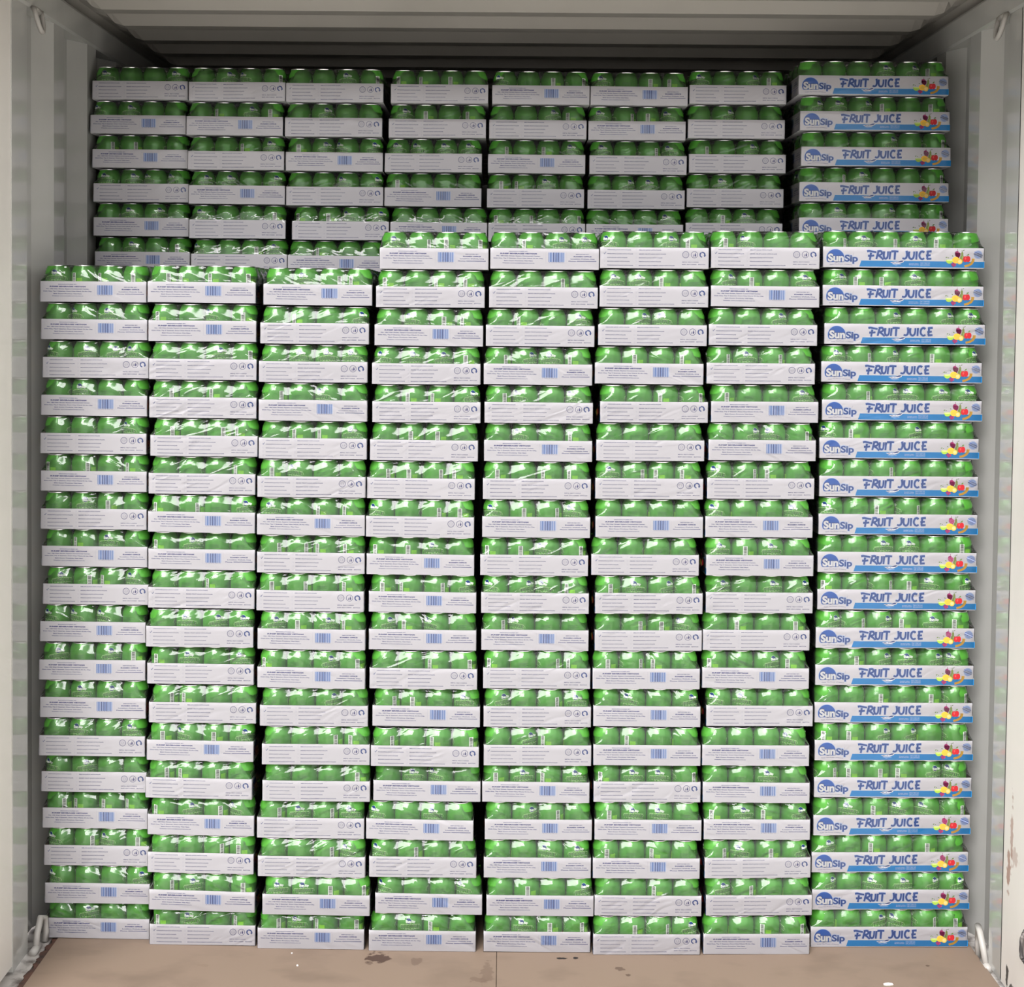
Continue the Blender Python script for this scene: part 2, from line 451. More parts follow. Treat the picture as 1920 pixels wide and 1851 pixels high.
def art_juice(mb, S):
    k = 0.0002213
    def U(x): return (x - 906.5) * k
    def V(y): return 0.0505 - (y - 183) * k
    def P(*q): return [(U(a), V(b)) for a, b in q]
    # band with a slanted start
    poly(mb, S, P((425, 404), (1808, 404), (1808, 329), (446, 329)), I['white'], 1)
    poly(mb, S, P((413, 403), (1808, 403), (1808, 335), (435, 335)), I['cyan'], 2)
    # logo: blue dome, white and blue names
    def lower(x): return 360 - 7 * math.sin((x - 45) / 195 * math.pi)
    pts = [(145 + 99 * math.cos(math.radians(a)), 308 - 98 * math.sin(math.radians(a))) for a in range(-28, 209, 8)]
    pts += [(x, lower(x)) for x in range(70, 230, 20)]
    poly(mb, S, P(*[(145 + (x - 145) * 1.06, 308 + (y - 308) * 1.06) for x, y in pts]), I['glow'], 1)
    poly(mb, S, P(*pts), I['blue'], 2)
    text(mb, S, 'Sun', U(150), V(344), I['navy'], 190 * k, 84 * k, 0.085, 3, 4)
    text(mb, S, 'Sun', U(150), V(344), I['white'], 178 * k, 80 * k, 0.045, 4, 4)
    text(mb, S, 'Sip', U(322), V(346), I['glow'], 160 * k, 76 * k, 0.075, 3, 4)
    text(mb, S, 'Sip', U(322), V(346), I['brush'], 148 * k, 72 * k, 0.028, 4, 4)
    stroke(mb, S, P((340, 282), (346, 262), (352, 252)), 4 * k, I['line'], 2)
    text(mb, S, 'Taste The Power of Nature', U(205), V(390), I['text'], 250 * k, 9 * k, 0.01, 2,
         warp=lambda a, b: (a, b + 0.0018 - (a / 0.028) ** 2 * 0.0018))
    # brush lettering
    s = 24
    F = [[(497, 231), (520, 226), (560, 233), (602, 240)], [(542, 246), (537, 280), (530, 327)], [(508, 281), (545, 281), (578, 276)],
         [(622, 240), (612, 280), (602, 318)], [(612, 232), (650, 226), (664, 245), (655, 264), (622, 274)], [(622, 272), (650, 292), (682, 322)],
         [(688, 228), (684, 262), (686, 292), (700, 310), (720, 304), (730, 275), (732, 228)],
         [(757, 228), (754, 270), (750, 318)], [(768, 228), (805, 226), (848, 228)], [(811, 232), (808, 275), (806, 320)],
         [(938, 218), (944, 262), (936, 296), (916, 308), (893, 302)],
         [(968, 226), (964, 262), (970, 294), (990, 310), (1012, 300), (1022, 268), (1024, 226)],
         [(1052, 224), (1050, 268), (1048, 316)],
         [(1136, 236), (1116, 224), (1094, 234), (1082, 268), (1092, 298), (1114, 310), (1138, 300)],
         [(1218, 222), (1180, 224), (1162, 227)], [(1176, 226), (1174, 268), (1168, 308)], [(1156, 270), (1185, 267), (1208, 264)], [(1164, 306), (1188, 305), (1217, 304)]]
    for i, st in enumerate(F):
        stroke(mb, S, smooth(P(*st)), (s + 12) * k, I['glow'], 3 + i * 0.04, 0.1)
    for i, st in enumerate(F):
        stroke(mb, S, smooth(P(*st)), s * k, I['brush'], 4 + i * 0.05, 0.22)
    # little emblem and white lines on the band
    poly(mb, S, P((758, 350), (800, 368), (860, 366), (908, 346), (914, 328), (880, 326), (840, 340), (790, 344)), I['white'], 3)
    poly(mb, S, P((770, 348), (805, 360), (858, 357), (896, 342), (908, 330), (880, 330), (842, 343), (800, 347)), I['navy'], 4)
    text(mb, S, '100% Natural', U(838), V(357), I['white'], 76 * k, 9 * k, 0.02, 5)
    stroke(mb, S, P((780, 370), (820, 380), (880, 372)), 3 * k, I['glow'], 4)
    text(mb, S, 'SHAKE WELL', U(1024), V(366), I['glow'], 112 * k, 8 * k, 0.02, 3)
    text(mb, S, 'BEFORE SERVING', U(1024), V(379), I['glow'], 112 * k, 7 * k, 0.02, 3)
    for a, b, c, d in ((1095, 1200, 346, 348), (1095, 1200, 383, 385), (1095, 1097, 346, 385), (1198, 1200, 346, 385)):
        rect(mb, S, U(a), U(b), V(d), V(c), I['glow'], 3)
    text(mb, S, '24 x 250 ml', U(1148), V(363), I['glow'], 92 * k, 10 * k, 0.02, 3)
    text(mb, S, 'NET CONTENTS', U(1148), V(378), I['glow'], 92 * k, 8 * k, 0.02, 3)
    # fruit
    stroke(mb, S, P((1684, 300), (1682, 328), (1664, 356), (1630, 376), (1588, 386)), 34 * k, I['banana'], 3, 0.3)
    stroke(mb, S, P((1676, 312), (1670, 334), (1648, 356), (1612, 370)), 9 * k, I['yellow'], 4, 0.5)
    disc(mb, S, U(1560), V(300), 26 * k, I['pear'], 3.2, 40 * k); disc(mb, S, U(1560), V(252), 13 * k, I['pear'], 3.4, 28 * k)
    disc(mb, S, U(1568), V(292), 8 * k, I['limelt'], 4, 22 * k)
    stroke(mb, S, P((1560, 226), (1557, 206)), 5 * k, I['leaf'], 3); disc(mb, S, U(1576), V(208), 11 * k, I['leaf'], 4, 4 * k, 8, 0.5)
    poly(mb, S, P((1478, 240), (1490, 226), (1520, 228), (1542, 244), (1540, 266), (1522, 300), (1498, 282), (1480, 262)), I['magenta'], 5)
    disc(mb, S, U(1498), V(226), 20 * k, I['berry'], 6, 8 * k, 10, 0.3); stroke(mb, S, P((1504, 222), (1508, 196)), 4 * k, I['berry'], 5)
    disc(mb, S, U(1490), V(318), 42 * k, I['orange'], 6, 36 * k); disc(mb, S, U(1492), V(322), 27 * k, I['yellow'], 7, 22 * k)
    disc(mb, S, U(1534), V(334), 30 * k, I['yellow'], 8, 30 * k); disc(mb, S, U(1534), V(334), 20 * k, I['cream'], 9)
    disc(mb, S, U(1418), V(322), 38 * k, I['lime'], 7, 36 * k, a0=math.pi - 0.25, a1=2 * math.pi + 0.2)
    disc(mb, S, U(1418), V(320), 38 * k, I['limelt'], 8, 8 * k)
    disc(mb, S, U(1384), V(288), 10 * k, I['leaf'], 6, 5 * k, 8, 0.4); disc(mb, S, U(1454), V(272), 9 * k, I['leaf'], 6, 5 * k, 8, -0.4); disc(mb, S, U(1404), V(292), 7 * k, I['leaf'], 6, 4 * k, 8, -0.6)
    disc(mb, S, U(1594), V(306), 25 * k, I['red'], 9, 33 * k); disc(mb, S, U(1626), V(304), 25 * k, I['red'], 9.3, 34 * k); disc(mb, S, U(1596), V(298), 9 * k, I['redlt'], 10, 14 * k)
    stroke(mb, S, P((1610, 278), (1612, 262)), 4 * k, I['leaf'], 10); disc(mb, S, U(1626), V(256), 13 * k, I['leaf'], 10, 7 * k, 8, 0.6)
    for a, b, c in ((1452, 366, 14), (1478, 366, 14), (1465, 382, 13), (1462, 358, 11)):
        disc(mb, S, U(a), V(b), c * k, I['berry'], 10 + (a + b) % 7 * 0.2, n=12)
    disc(mb, S, U(1486), V(374), 8 * k, I['magenta'], 12, n=8)
    # badge
    disc(mb, S, U(1738), V(255), 47 * k, I['badge'], 2, n=28)
    ringart(mb, S, U(1738), V(255), 42 * k, 3 * k, I['glow'], 3)
    rot = -0.42
    def RB(x, y): return (U(1738 + x * math.cos(rot) + y * math.sin(rot)), V(255 - x * math.sin(rot) + y * math.cos(rot)))
    for a, b, mt, l in ((-17, 17, I['white'], 4), (-15, -7, I['brush'], 5), (7, 15, I['brush'], 5), (-4, 4, I['badge'], 5)):
        poly(mb, S, [RB(-50, a), RB(50, a), RB(50, b), RB(-50, b)][::-1], mt, l)

def sag(seed):
    """the card's own waviness: a slow bow along each side, stronger at the lower edge"""
    r = random.Random(seed)
    a = [r.uniform(-1, 1) for _ in range(6)]
    def fn(p):
        x, y, z = p
        t = 0.5 - 0.5 * z / TH
        dz = 0.0009 * (a[0] * math.sin(x * 17 + a[1]) + a[2] * math.sin(y * 13 + a[3])) * (0.3 + t)
        return (x, y, max(z + dz + 0.0012, 0.0003))
    return fn

def tray_mesh(seed):
    mb = MB()
    hx, hy, th, c = TW / 2, TL / 2, 0.0014, 0.0016
    def loop(dx, zz, n=8):
        x, y = hx - dx, hy - dx
        cc = max(c - dx * 0.6, 0.0004)
        out = []
        for (ax, ay, bx, by) in ((-x + cc, -y, x - cc, -y), (x, -y + cc, x, y - cc), (x - cc, y, -x + cc, y), (-x, y - cc, -x, -y + cc)):
            for k in range(n + 1):
                out.append((ax + (bx - ax) * k / n, ay + (by - ay) * k / n, zz))
        return out
    def skin(A, B, mt):
        n = len(A)
        mb.add(A + B, [(k, (k + 1) % n, n + (k + 1) % n, n + k) for k in range(n)], mt)
    skin(loop(0, 0), loop(0, 0.017), M_card); skin(loop(0, 0.017), loop(0, 0.034), M_card); skin(loop(0, 0.034), loop(0, TH), M_card)
    skin(loop(0, TH), loop(th, TH), M_card)
    skin(loop(th, TH), loop(th, 0.0016), M_kraft)
    n = len(loop(th, 0))
    mb.add(loop(th, 0.0016), [tuple(range(n))], M_kraft)
    mb.add(loop(0, 0), [tuple(range(n - 1, -1, -1))], M_card)
    art_address(mb, S_front); art_list(mb, S_back)
    art_juice(mb, S_right); art_juice(mb, S_left)
    fn = sag(seed)
    mb.v = [fn(p) for p in mb.v]
    return mb.mesh('tray')

# ------------------------------------------------------------------ the can
CR, CH = 0.0326, 0.0900
def can_mesh(lid):
    mb = MB()
    prof = [(0.0225, 0.004), (0.0240, 0.0004), (0.0262, 0.0012), (0.0300, 0.0065), (0.0321, 0.0115), (CR, 0.0160), (CR, 0.0400), (CR, 0.0665),
            (0.0322, 0.0710), (0.0310, 0.0758), (0.0292, 0.0805), (0.0274, 0.0846), (0.0263, 0.0872)]
    mb.lathe(prof, 36, M_can, True, True)
    def S(u, v, l):
        # printing follows the can wall, leaning in with the shoulder
        r = CR
        if v > 0.0665:
            for (r0, z0), (r1, z1) in zip(prof[7:], prof[8:]):
                if z0 <= v <= z1:
                    r = r0 + (r1 - r0) * (v - z0) / (z1 - z0)
        r = r + 0.00028 + l * 0.00012
        a = u / CR
        return (r * math.sin(a), -r * math.cos(a), v)
    def grid(pts_u, pts_v, mt, layer):
        vs = [S(u, v, layer) for v in pts_v for u in pts_u]; n = len(pts_u)
        mb.add(vs, [(j * n + i, j * n + i + 1, (j + 1) * n + i + 1, (j + 1) * n + i) for j in range(len(pts_v) - 1) for i in range(n - 1)], mt)
    def lin(a, b, n): return [a + (b - a) * i / n for i in range(n + 1)]
    # sun dome with the name
    cdisc(mb, S, -0.0042, 0.0720, 0.0080, I['cpale'], 0, 0.0074)
    cdisc(mb, S, -0.0042, 0.0722, 0.0071, I['cnavy'], 1, 0.0066)
    text(mb, S, 'Sun', -0.0048, 0.0683, I['cwhite'], 0.0125, 0.0056, 0.06, 3, 2)
    text(mb, S, 'Sip', 0.0078, 0.0683, I['cwhite'], 0.0105, 0.0052, 0.05, 2, 2)
    # PINEAPPLE on an arch, JUICE below
    def bend(a, b): return (a, b - (a / 0.026) ** 2 * 0.0045)
    top = [(-0.027 + 0.054 * i / 14) for i in range(15)]
    stroke(mb, S, [bend(x, 0.0650) for x in top], 0.0009, I['cpale'], 1)
    stroke(mb, S, [(-0.0288, 0.0535), (-0.0274, 0.0585)], 0.0009, I['cpale'], 1); stroke(mb, S, [(0.0288, 0.0535), (0.0274, 0.0585)], 0.0009, I['cpale'], 1)
    text(mb, S, 'PINEAPPLE', 0, 0.0540, I['cpale'], 0.0505, 0.0098, 0.04, 1, 2, warp=bend)
    text(mb, S, 'PINEAPPLE', 0, 0.0545, I['cdark'], 0.0490, 0.0086, 0.012, 2, 2, warp=bend)
    text(mb, S, 'JUICE', 0, 0.0430, I['cpale'], 0.0300, 0.0094, 0.055, 1, 2)
    text(mb, S, 'JUICE', 0, 0.0435, I['cdark'], 0.0286, 0.0083, 0.012, 2, 2)
    cdisc(mb, S, 0.0165, 0.031, 0.0075, I['corange'], 1, 0.0085, 14); cdisc(mb, S, -0.014, 0.027, 0.0090, I['clime'], 1, 0.0090, 14)
    stroke(mb, S, [(0.0165, 0.0385), (0.0165, 0.044)], 0.0030, I['cdark'], 2, 0.7)
    # ladder barcode, 130 degrees round
    ub = math.radians(130) * CR
    grid(lin(ub - 0.0056, ub + 0.0056, 3), lin(0.030, 0.0710, 4), I['cwhite'], 1)
    rb = random.Random(9)
    z = 0.0318
    while z < 0.0690:
        h = rb.choice((0.0006, 0.0009, 0.0014))
        grid(lin(ub - 0.0036, ub + 0.0036, 2), [z, z + h], I['cblack'], 2)
        z += h + rb.choice((0.0006, 0.0008, 0.0012))
    # lime panel and small print beside it, dark print lines on the far side
    grid(lin(ub + 0.0085, ub + 0.0225, 4), lin(0.026, 0.058, 2), I['clime'], 1)
    u0 = math.radians(236) * CR
    for i, zz in enumerate((0.060, 0.0572, 0.0544, 0.0516, 0.0488, 0.046)):
        grid(lin(u0 - 0.013, u0 + (0.012, 0.008, 0.013, 0.006, 0.011, 0.004)[i], 5), [zz, zz + 0.0007], I['cdark'], 1)
    grid(lin(u0 - 0.012, u0 + 0.012, 5), lin(0.0245, 0.0415, 2), I['clime'], 1)
    if not lid:
        mb.lathe(LID, 30, M_alu, True)
    return mb.mesh('can')

LID = [(0.0263, 0.0870), (0.0272, 0.0880), (0.0274, 0.0894), (0.0268, 0.0900), (0.0259, 0.0896), (0.0250, 0.0866), (0.0235, 0.0862), (0.0228, 0.0868), (0.0010, 0.0868)]
def lid_mesh():
    mb = MB()
    mb.lathe(LID, 30, M_alu, True)
    mb.add([(0.0010 * math.cos(a), 0.0010 * math.sin(a), 0.0868) for a in (0, 1.57, 3.14, 4.71)], [(0, 1, 2, 3)], M_alu)
    # pull tab
    vs = []
    for zz in (0.0872, 0.0880):
        vs += [(0.0075 * math.cos(a) * 1.0, -0.004 + 0.0125 * math.sin(a), zz) for a in [2 * math.pi * k / 14 for k in range(14)]]
    mb.add(vs, [tuple(range(14, 28))] + [(k, (k + 1) % 14, 14 + (k + 1) % 14, 14 + k) for k in range(14)], M_alu)
    return mb.mesh('lid')

# ------------------------------------------------------------------ the shrink film
def film_mesh(seed):
    mb = MB()
    r = random.Random(seed)
    ph = [r.uniform(0, 6.28) for _ in range(8)]
    levels = [(0.0006, -0.0004, 0.0030), (0.020, -0.0006, 0.0030), (0.040, -0.0006, 0.0030), (0.0525, -0.0006, 0.0035),
              (0.0550, 0.0001, 0.010), (0.0590, 0.0004, 0.020), (0.0650, 0.0008, 0.028), (0.0715, 0.0011, 0.033), (0.0770, 0.0022, 0.033),
              (0.0825, 0.0050, 0.032), (0.0875, 0.0085, 0.030), (0.0908, 0.0115, 0.028), (0.0918, 0.0150, 0.026)]
    nL, nS, nC = 36, 24, 8
    rings = []
    for zz, d, rad in levels:
        x, y = TW / 2 - d, TL / 2 - d
        out = []
        for ci, (cx, cy, a0) in enumerate(((x - rad, -y + rad, -90), (x - rad, y - rad, 0), (-x + rad, y - rad, 90), (-x + rad, -y + rad, 180))):
            for k in range(nC + 1):
                a = math.radians(a0 + 90 * k / nC)
                out.append((cx + rad * math.cos(a), cy + rad * math.sin(a), zz))
            nx = ((x, y - rad), (-x + rad, y), (-x, -y + rad), (x - rad, -y))[ci]
            p = out[-1]; n = nL if ci in (0, 2) else nS
            for k in range(1, n):
                t = k / n
                out.append((p[0] + (nx[0] - p[0]) * t, p[1] + (nx[1] - p[1]) * t, zz))
        w = max(0.0, min(1.0, (zz - 0.052) / 0.02)) * max(0.0, min(1.0, (0.0925 - zz) / 0.004))
        if w:
            q = []
            for a, b, c in out:
                s = math.sin(a * 48 + zz * 160 + ph[0]) * math.sin(b * 44 - zz * 120 + ph[1]) + 0.6 * math.sin((a + b) * 90 + zz * 260 + ph[2])
                # dips between neighbouring cans
                dip = 0.0
                if abs(b) > TL / 2 - 0.03:
                    dip = 0.5 + 0.5 * math.cos(2 * math.pi * (a / 0.0655))
                elif abs(a) > TW / 2 - 0.03:
                    dip = 0.5 + 0.5 * math.cos(2 * math.pi * (b / 0.0655))
                m = -w * ((0.0012 + 0.0042 * max(0.0, min(1.0, (zz - 0.060) / 0.02))) * dip - 0.0005 * s)
                l = math.hypot(a / TW, b / TL) or 1
                if abs(b) > TL / 2 - 0.03: b += m * (1 if b > 0 else -1)
                if abs(a) > TW / 2 - 0.03: a += m * (1 if a > 0 else -1)
                q.append((a, b, c))
            out = q
        rings.append(out)
    n = len(rings[0]); vs = [p for R in rings for p in R]; fs = []
    for i in range(len(rings) - 1):
        for k in range(n):
            fs.append((i * n + k, i * n + (k + 1) % n, (i + 1) * n + (k + 1) % n, (i + 1) * n + k))
    o = (len(rings) - 1) * n
    fs.append(tuple(range(o, o + n)))
    mb.add(vs, fs, M_film, True)
    return mb.mesh('shrink_film')

TRAYS = [tray_mesh(s) for s in (3, 8, 21, 34)]
FILMS = [film_mesh(s) for s in (1, 2, 3, 4, 5)]
CAN_OPEN, CAN_WHOLE, LIDM = can_mesh(True), can_mesh(False), lid_mesh()

# ------------------------------------------------------------------ one pack, then all its copies
PITCH_CAN = 0.0655
BASE_Z = 0.0021
LOOK = {'l': -32, 'm': 0, 'r': 32}
BAR = {'B': -32, 'b': 0, 'd': 32}

def proto(kind):
    root = bpy.data.objects.new('can_pack', None)
    root.empty_display_size = 0.1
    COL.objects.link(root)
    return root

ORD = ('top', 'second', 'third', 'fourth', 'fifth', 'sixth', 'seventh', 'eighth', 'ninth', 'tenth')
STACKNAME = {'F': ('leftmost front stack', 'second front stack from left', 'third front stack from left', 'fourth front stack from left',
                   'fourth front stack from right', 'third front stack from right', 'second front stack from right', 'rightmost front stack'),
             'B': ('leftmost back stack', 'second back stack from left', 'third back stack from left', 'fourth back stack from left',
                   'fourth back stack from right', 'third back stack from right', 'second back stack from right', 'rightmost back stack')}
def pack_label(s, k, i, n, t):
    show = {'B': 'barcode end', 'C': 'checklist end', 'S': 'FRUIT JUICE side'}[t]
    if i == 0: where = 'topmost'
    elif i == n - 1: where = 'bottommost' if s == 'F' else 'lowest showing'
    elif i < 10 and (i <= n // 2 or s == 'B'): where = ORD[i] + ' from top'
    else: where = ORD[n - 1 - i] + ' from bottom'
    return 'wrapped tray of green cans, %s out, %s, %s' % (show, where, STACKNAME[s][k])

rnd = random.Random(11)
def build_pack(s, k, i, n, x, y, z, yaw, t, code, allcans):
    root = proto(t)
    tag(root, pack_label(s, k, i, n, t), 'drinks pack', 'wrapped can trays in the %s stacks' % ('front' if s == 'F' else 'back'))
    rot = {'B': 0.0, 'C': math.pi, 'S': -math.pi / 2}[t]
    depth = TW if t == 'S' else TL
    a = rot + yaw
    # x, y is the middle of the visible front edge; the pack reaches away from it
    root.location = (x - math.sin(yaw) * depth / 2, y + math.cos(yaw) * depth / 2, z)
    root.rotation_euler = (0, 0, a)
    link('tray', TRAYS[rnd.randrange(4)], root)
    link('shrink_film', FILMS[rnd.randrange(5)], root)
    ni, nj = (6, 4) if t == 'S' else (4, 6)
    for j in range(nj):
        for q in range(ni):
            edge = q in (0, ni - 1)
            if not allcans and j > 0 and not (j == 1 or (edge and j < (4 if t == 'S' else 3))):
                continue
            # world-aligned position in the pack (before yaw), then into its own frame
            wx = (q - (ni - 1) / 2) * PITCH_CAN
            wy = (j - (nj - 1) / 2) * PITCH_CAN
            c, sn = math.cos(-rot), math.sin(-rot)
            px, py = wx * c - wy * sn, wx * sn + wy * c
            if j == 0:
                ch = code[q]
                if ch in LOOK: ang = LOOK[ch] + rnd.uniform(-10, 10)
                elif ch in BAR: ang = BAR[ch] - 130 + rnd.uniform(-8, 8)
                else: ang = 112 + rnd.uniform(-14, 14)
            else:
                ang = rnd.uniform(0, 360)
            front = j == 0
            o = link('can', CAN_OPEN if front else CAN_WHOLE, root)
            o.location = (px, py, BASE_Z)
            o.rotation_euler = (0, 0, math.radians(ang) - rot)
            if front:
                l = link('lid', LIDM, o)
                l.rotation_euler = (0, 0, rnd.uniform(0, 6.28))
    return root

STACKS = [
  ('F',0,3.378,0.09443,17,'-1026.1,0,0,B,mBBb -1023.9,0,0,B,.lm. -1020.2,0,0,C,lrrl -1024.4,1,0,B,.m.. -1024.7,-4,-0,C,...l -1023.4,-5,0,B,Bd.B -1023.9,-4,6,C,.rb. -1022.8,-0,0,B,.Bm. -1019.0,-3,0,C,rdBl -1025.6,-5,0,B,lll. -1024.7,-12,18,B,r.rb -1022.8,-13,4,B,.mr. -1023.2,-19,5,C,.m.m -1021.3,-9,0,C,lr.. -1020.7,-2,1,B,dBBB -1016.1,-4,0,C,ldlb -1012.9,-8,0,B,l..r -1016.6,2,1,B,.r..'),
  ('F',1,3.342,0.09445,17,'-748.7,0,0,B,dBBd -746.6,0,0,B,B.lb -745.1,0,0,C,..rd -745.0,2,-7,C,d.B. -741.8,1,-3,C,d.dB -747.6,6,-17,C,...B -747.4,1,-12,B,Bd.r -748.8,11,-3,B,Br.. -748.4,5,-21,C,..B. -749.9,-5,1,C,.mrr -748.9,2,-5,C,Bm.m -741.8,-6,5,C,dB.. -747.1,-9,-15,B,blbr -750.5,-8,-26,C,dBd. -746.0,-2,-6,B,Brdl -745.9,-5,-23,C,..db -742.1,-7,-31,B,dr.b -744.1,12,-2,C,Bm.B'),
  ('F',2,3.332,0.09425,17,'-462.0,0,0,B,.mdB -469.2,0,0,C,.B.r -472.2,0,0,C,.mmm -472.0,-1,1,B,d.l. -472.7,3,-15,C,.BBm -475.0,0,-7,C,bl.. -476.0,3,-4,B,m.BB -476.3,7,-11,C,ddBB -477.2,5,-23,C,bd.B -472.7,-1,-11,B,rbrB -471.8,-6,-10,B,B.rd -464.6,-5,21,C,..r. -458.2,-11,16,C,..dB -458.2,-3,6,C,...b -472.1,1,-0,C,dmdm -468.4,-5,0,C,..dl -456.0,-9,3,B,mmbd -471.1,11,3,B,dmBd'),
  ('F',3,3.338,0.09411,18,'-178.7,0,0,B,mdbd -187.0,0,0,C,B.BB -189.9,0,0,B,.lbB -195.5,0,0,C,lmrb -194.5,2,-13,C,.BBr -199.8,4,-10,C,.bb. -206.7,2,-25,C,dbdB -207.5,-3,-14,C,l.db -206.4,5,-17,B,Bbm. -200.5,9,-18,B,bBdr -199.6,8,-2,B,rBl. -196.2,-1,-8,C,..Bd -188.2,1,5,B,db.m -189.7,-17,-1,C,d.Bd -185.0,4,6,B,.ml. -201.7,-4,-18,B,l.m. -193.4,-3,2,C,ld.. -178.2,1,-5,B,l..l -193.1,3,10,B,.mB.'),
  ('F',4,3.343,0.09421,18,'91.3,0,0,B,.Brm 89.5,0,0,C,..d. 82.6,0,0,C,.B.m 78.3,0,0,B,drmB 81.2,1,5,C,dl.l 80.9,5,5,B,.l.B 79.0,4,8,C,b.BB 78.4,1,17,B,lbdl 74.5,3,15,C,Bbld 77.5,4,5,C,lrlB 78.6,14,8,B,dl.. 84.1,9,21,C,B.dB 86.5,3,21,C,r.dm 87.8,-4,20,C,.rB. 84.9,2,10,B,bmBm 92.4,2,22,B,.rd. 90.9,-2,21,B,..lm 98.4,-3,16,B,.b.r 92.2,2,19,B,.mbd'),
  ('F',5,3.348,0.09450,18,'359.5,0,0,C,l.rB 359.9,0,0,C,mmB. 357.7,0,0,C,.rl. 350.8,0,0,B,.b.B 364.9,3,44,C,..Bd 356.9,3,23,C,.... 355.7,4,21,C,mdBB 357.2,5,33,B,.... 348.3,5,21,C,.... 358.5,1,29,C,bmrd 359.4,10,34,C,.dbl 355.3,7,28,B,bdB. 358.1,8,16,B,.l.r 358.9,-1,27,B,.B.. 361.2,7,20,C,Bmmd 364.6,4,22,B,bmm. 361.2,-2,25,B,b.B. 366.8,0,16,C,..B. 364.2,-7,28,C,.bdr'),
  ('F',6,3.360,0.09469,18,'632.2,0,0,C,bl.. 633.5,0,0,B,rb.m 629.7,0,0,C,..r. 625.9,0,0,C,dmd. 638.4,4,48,B,b..m 633.2,1,42,B,.rld 631.5,3,40,C,ldB. 628.3,0,31,B,l..l 631.1,-5,39,B,mbm. 633.2,6,29,C,r.mr 628.2,11,29,C,.B.b 627.7,9,20,B,B.rB 639.5,10,28,C,ll.. 628.7,-5,27,B,...l 632.4,-1,19,B,..m. 636.6,4,31,B,BmBr 639.4,-0,50,C,dlbr 644.3,0,39,C,rd.. 638.4,-7,42,B,..Bd'),
  ('F',7,3.407,0.09499,18,'983.1,0,0,S,dmdmB. 984.1,0,0,S,rBBm.. 990.0,0,0,S,..r.rm 984.0,0,0,S,mdr.Br 987.5,2,11,S,.drlmm 982.5,2,16,S,lB.r.. 983.1,-0,29,S,..d... 982.8,-2,26,S,l.Bd.. 982.1,-3,18,S,..mm.b 983.7,1,30,S,B.dblr 980.5,-5,25,S,rdrBmB 981.9,-1,25,S,.brmrl 981.6,0,28,S,..b.bd 983.2,-3,28,S,BBrr.d 983.7,-0,31,S,dBbBrl 983.0,-1,44,S,.lBlld 980.5,-0,43,S,r.B.b. 983.2,-2,34,S,r.lmrr 981.5,-3,31,S,..rldb'),
  ('B',0,3.783,0.09421,23,'-1019.5,0,0,C,m..m -1024.7,0,0,B,lr.. -1019.5,0,0,B,dd.. -1016.3,0,0,C,mrll -1016.0,0,0,B,.mr. -1012.3,0,0,B,.m.b'),
  ('B',1,3.747,0.09391,23,'-743.6,0,0,C,.rld -749.9,0,0,B,.Brb -746.2,0,0,C,..Bm -743.4,0,0,B,rr.r -741.7,0,0,C,m..b -736.3,0,0,C,l.dm'),
  ('B',2,3.737,0.09380,23,'-475.4,0,0,C,..md -477.8,0,0,C,.r.. -475.2,0,0,B,brlr -473.5,0,0,C,..lr -456.9,0,0,C,Bblr -468.1,0,0,B,.B..'),
  ('B',3,3.743,0.09380,23,'-189.5,0,0,C,BBb. -194.8,0,0,C,rb.B -204.9,0,0,C,mlmm -205.3,0,0,B,b... -188.7,0,0,B,....'),
  ('B',4,3.748,0.09380,23,'87.0,0,0,B,l.bd 80.0,0,0,C,..rB 77.6,0,0,B,d.Bm 75.5,0,0,C,bBm. 79.5,0,0,C,Bd.d'),
  ('B',5,3.753,0.09380,23,'355.2,0,0,B,m.bB 350.7,0,0,B,mdbl 354.9,0,0,C,m.dl 350.8,0,0,C,.rm. 347.7,0,0,B,...l'),
  ('B',6,3.765,0.09415,23,'626.3,0,0,C,m.rB 623.4,0,0,C,.r.. 627.7,0,0,C,d.r. 623.1,0,0,C,.m.. 621.5,0,0,C,.bm.'),
  ('B',7,3.682,0.09477,23,'973.6,0,0,S,...mrB 979.1,0,0,S,rmrB.B 983.5,0,0,S,...r.d 980.2,0,0,S,.dm..d 981.3,0,0,S,.m.r.d'),
]
for s, k, base, pit, L0, txt in STACKS:
    rows = [q.split(',') for q in txt.split()]
    for i, (x, d, yw, t, code) in enumerate(rows):
        z = (L0 - i) * pit
        build_pack(s, k, i, len(rows), float(x) / 1000, base + int(d) / 1000, z, int(yw) / 1000, t, code,
                   i == 0 or (s == 'B' and k == 7))

# ------------------------------------------------------------------ the container
XL, XR, YF, YB, H = -1.165, 1.200, 2.96, 8.85, 2.39
def structure(name, mb, smooth=None):
    o = link(name, mb.mesh(name))
    o['kind'] = 'structure'
    return o

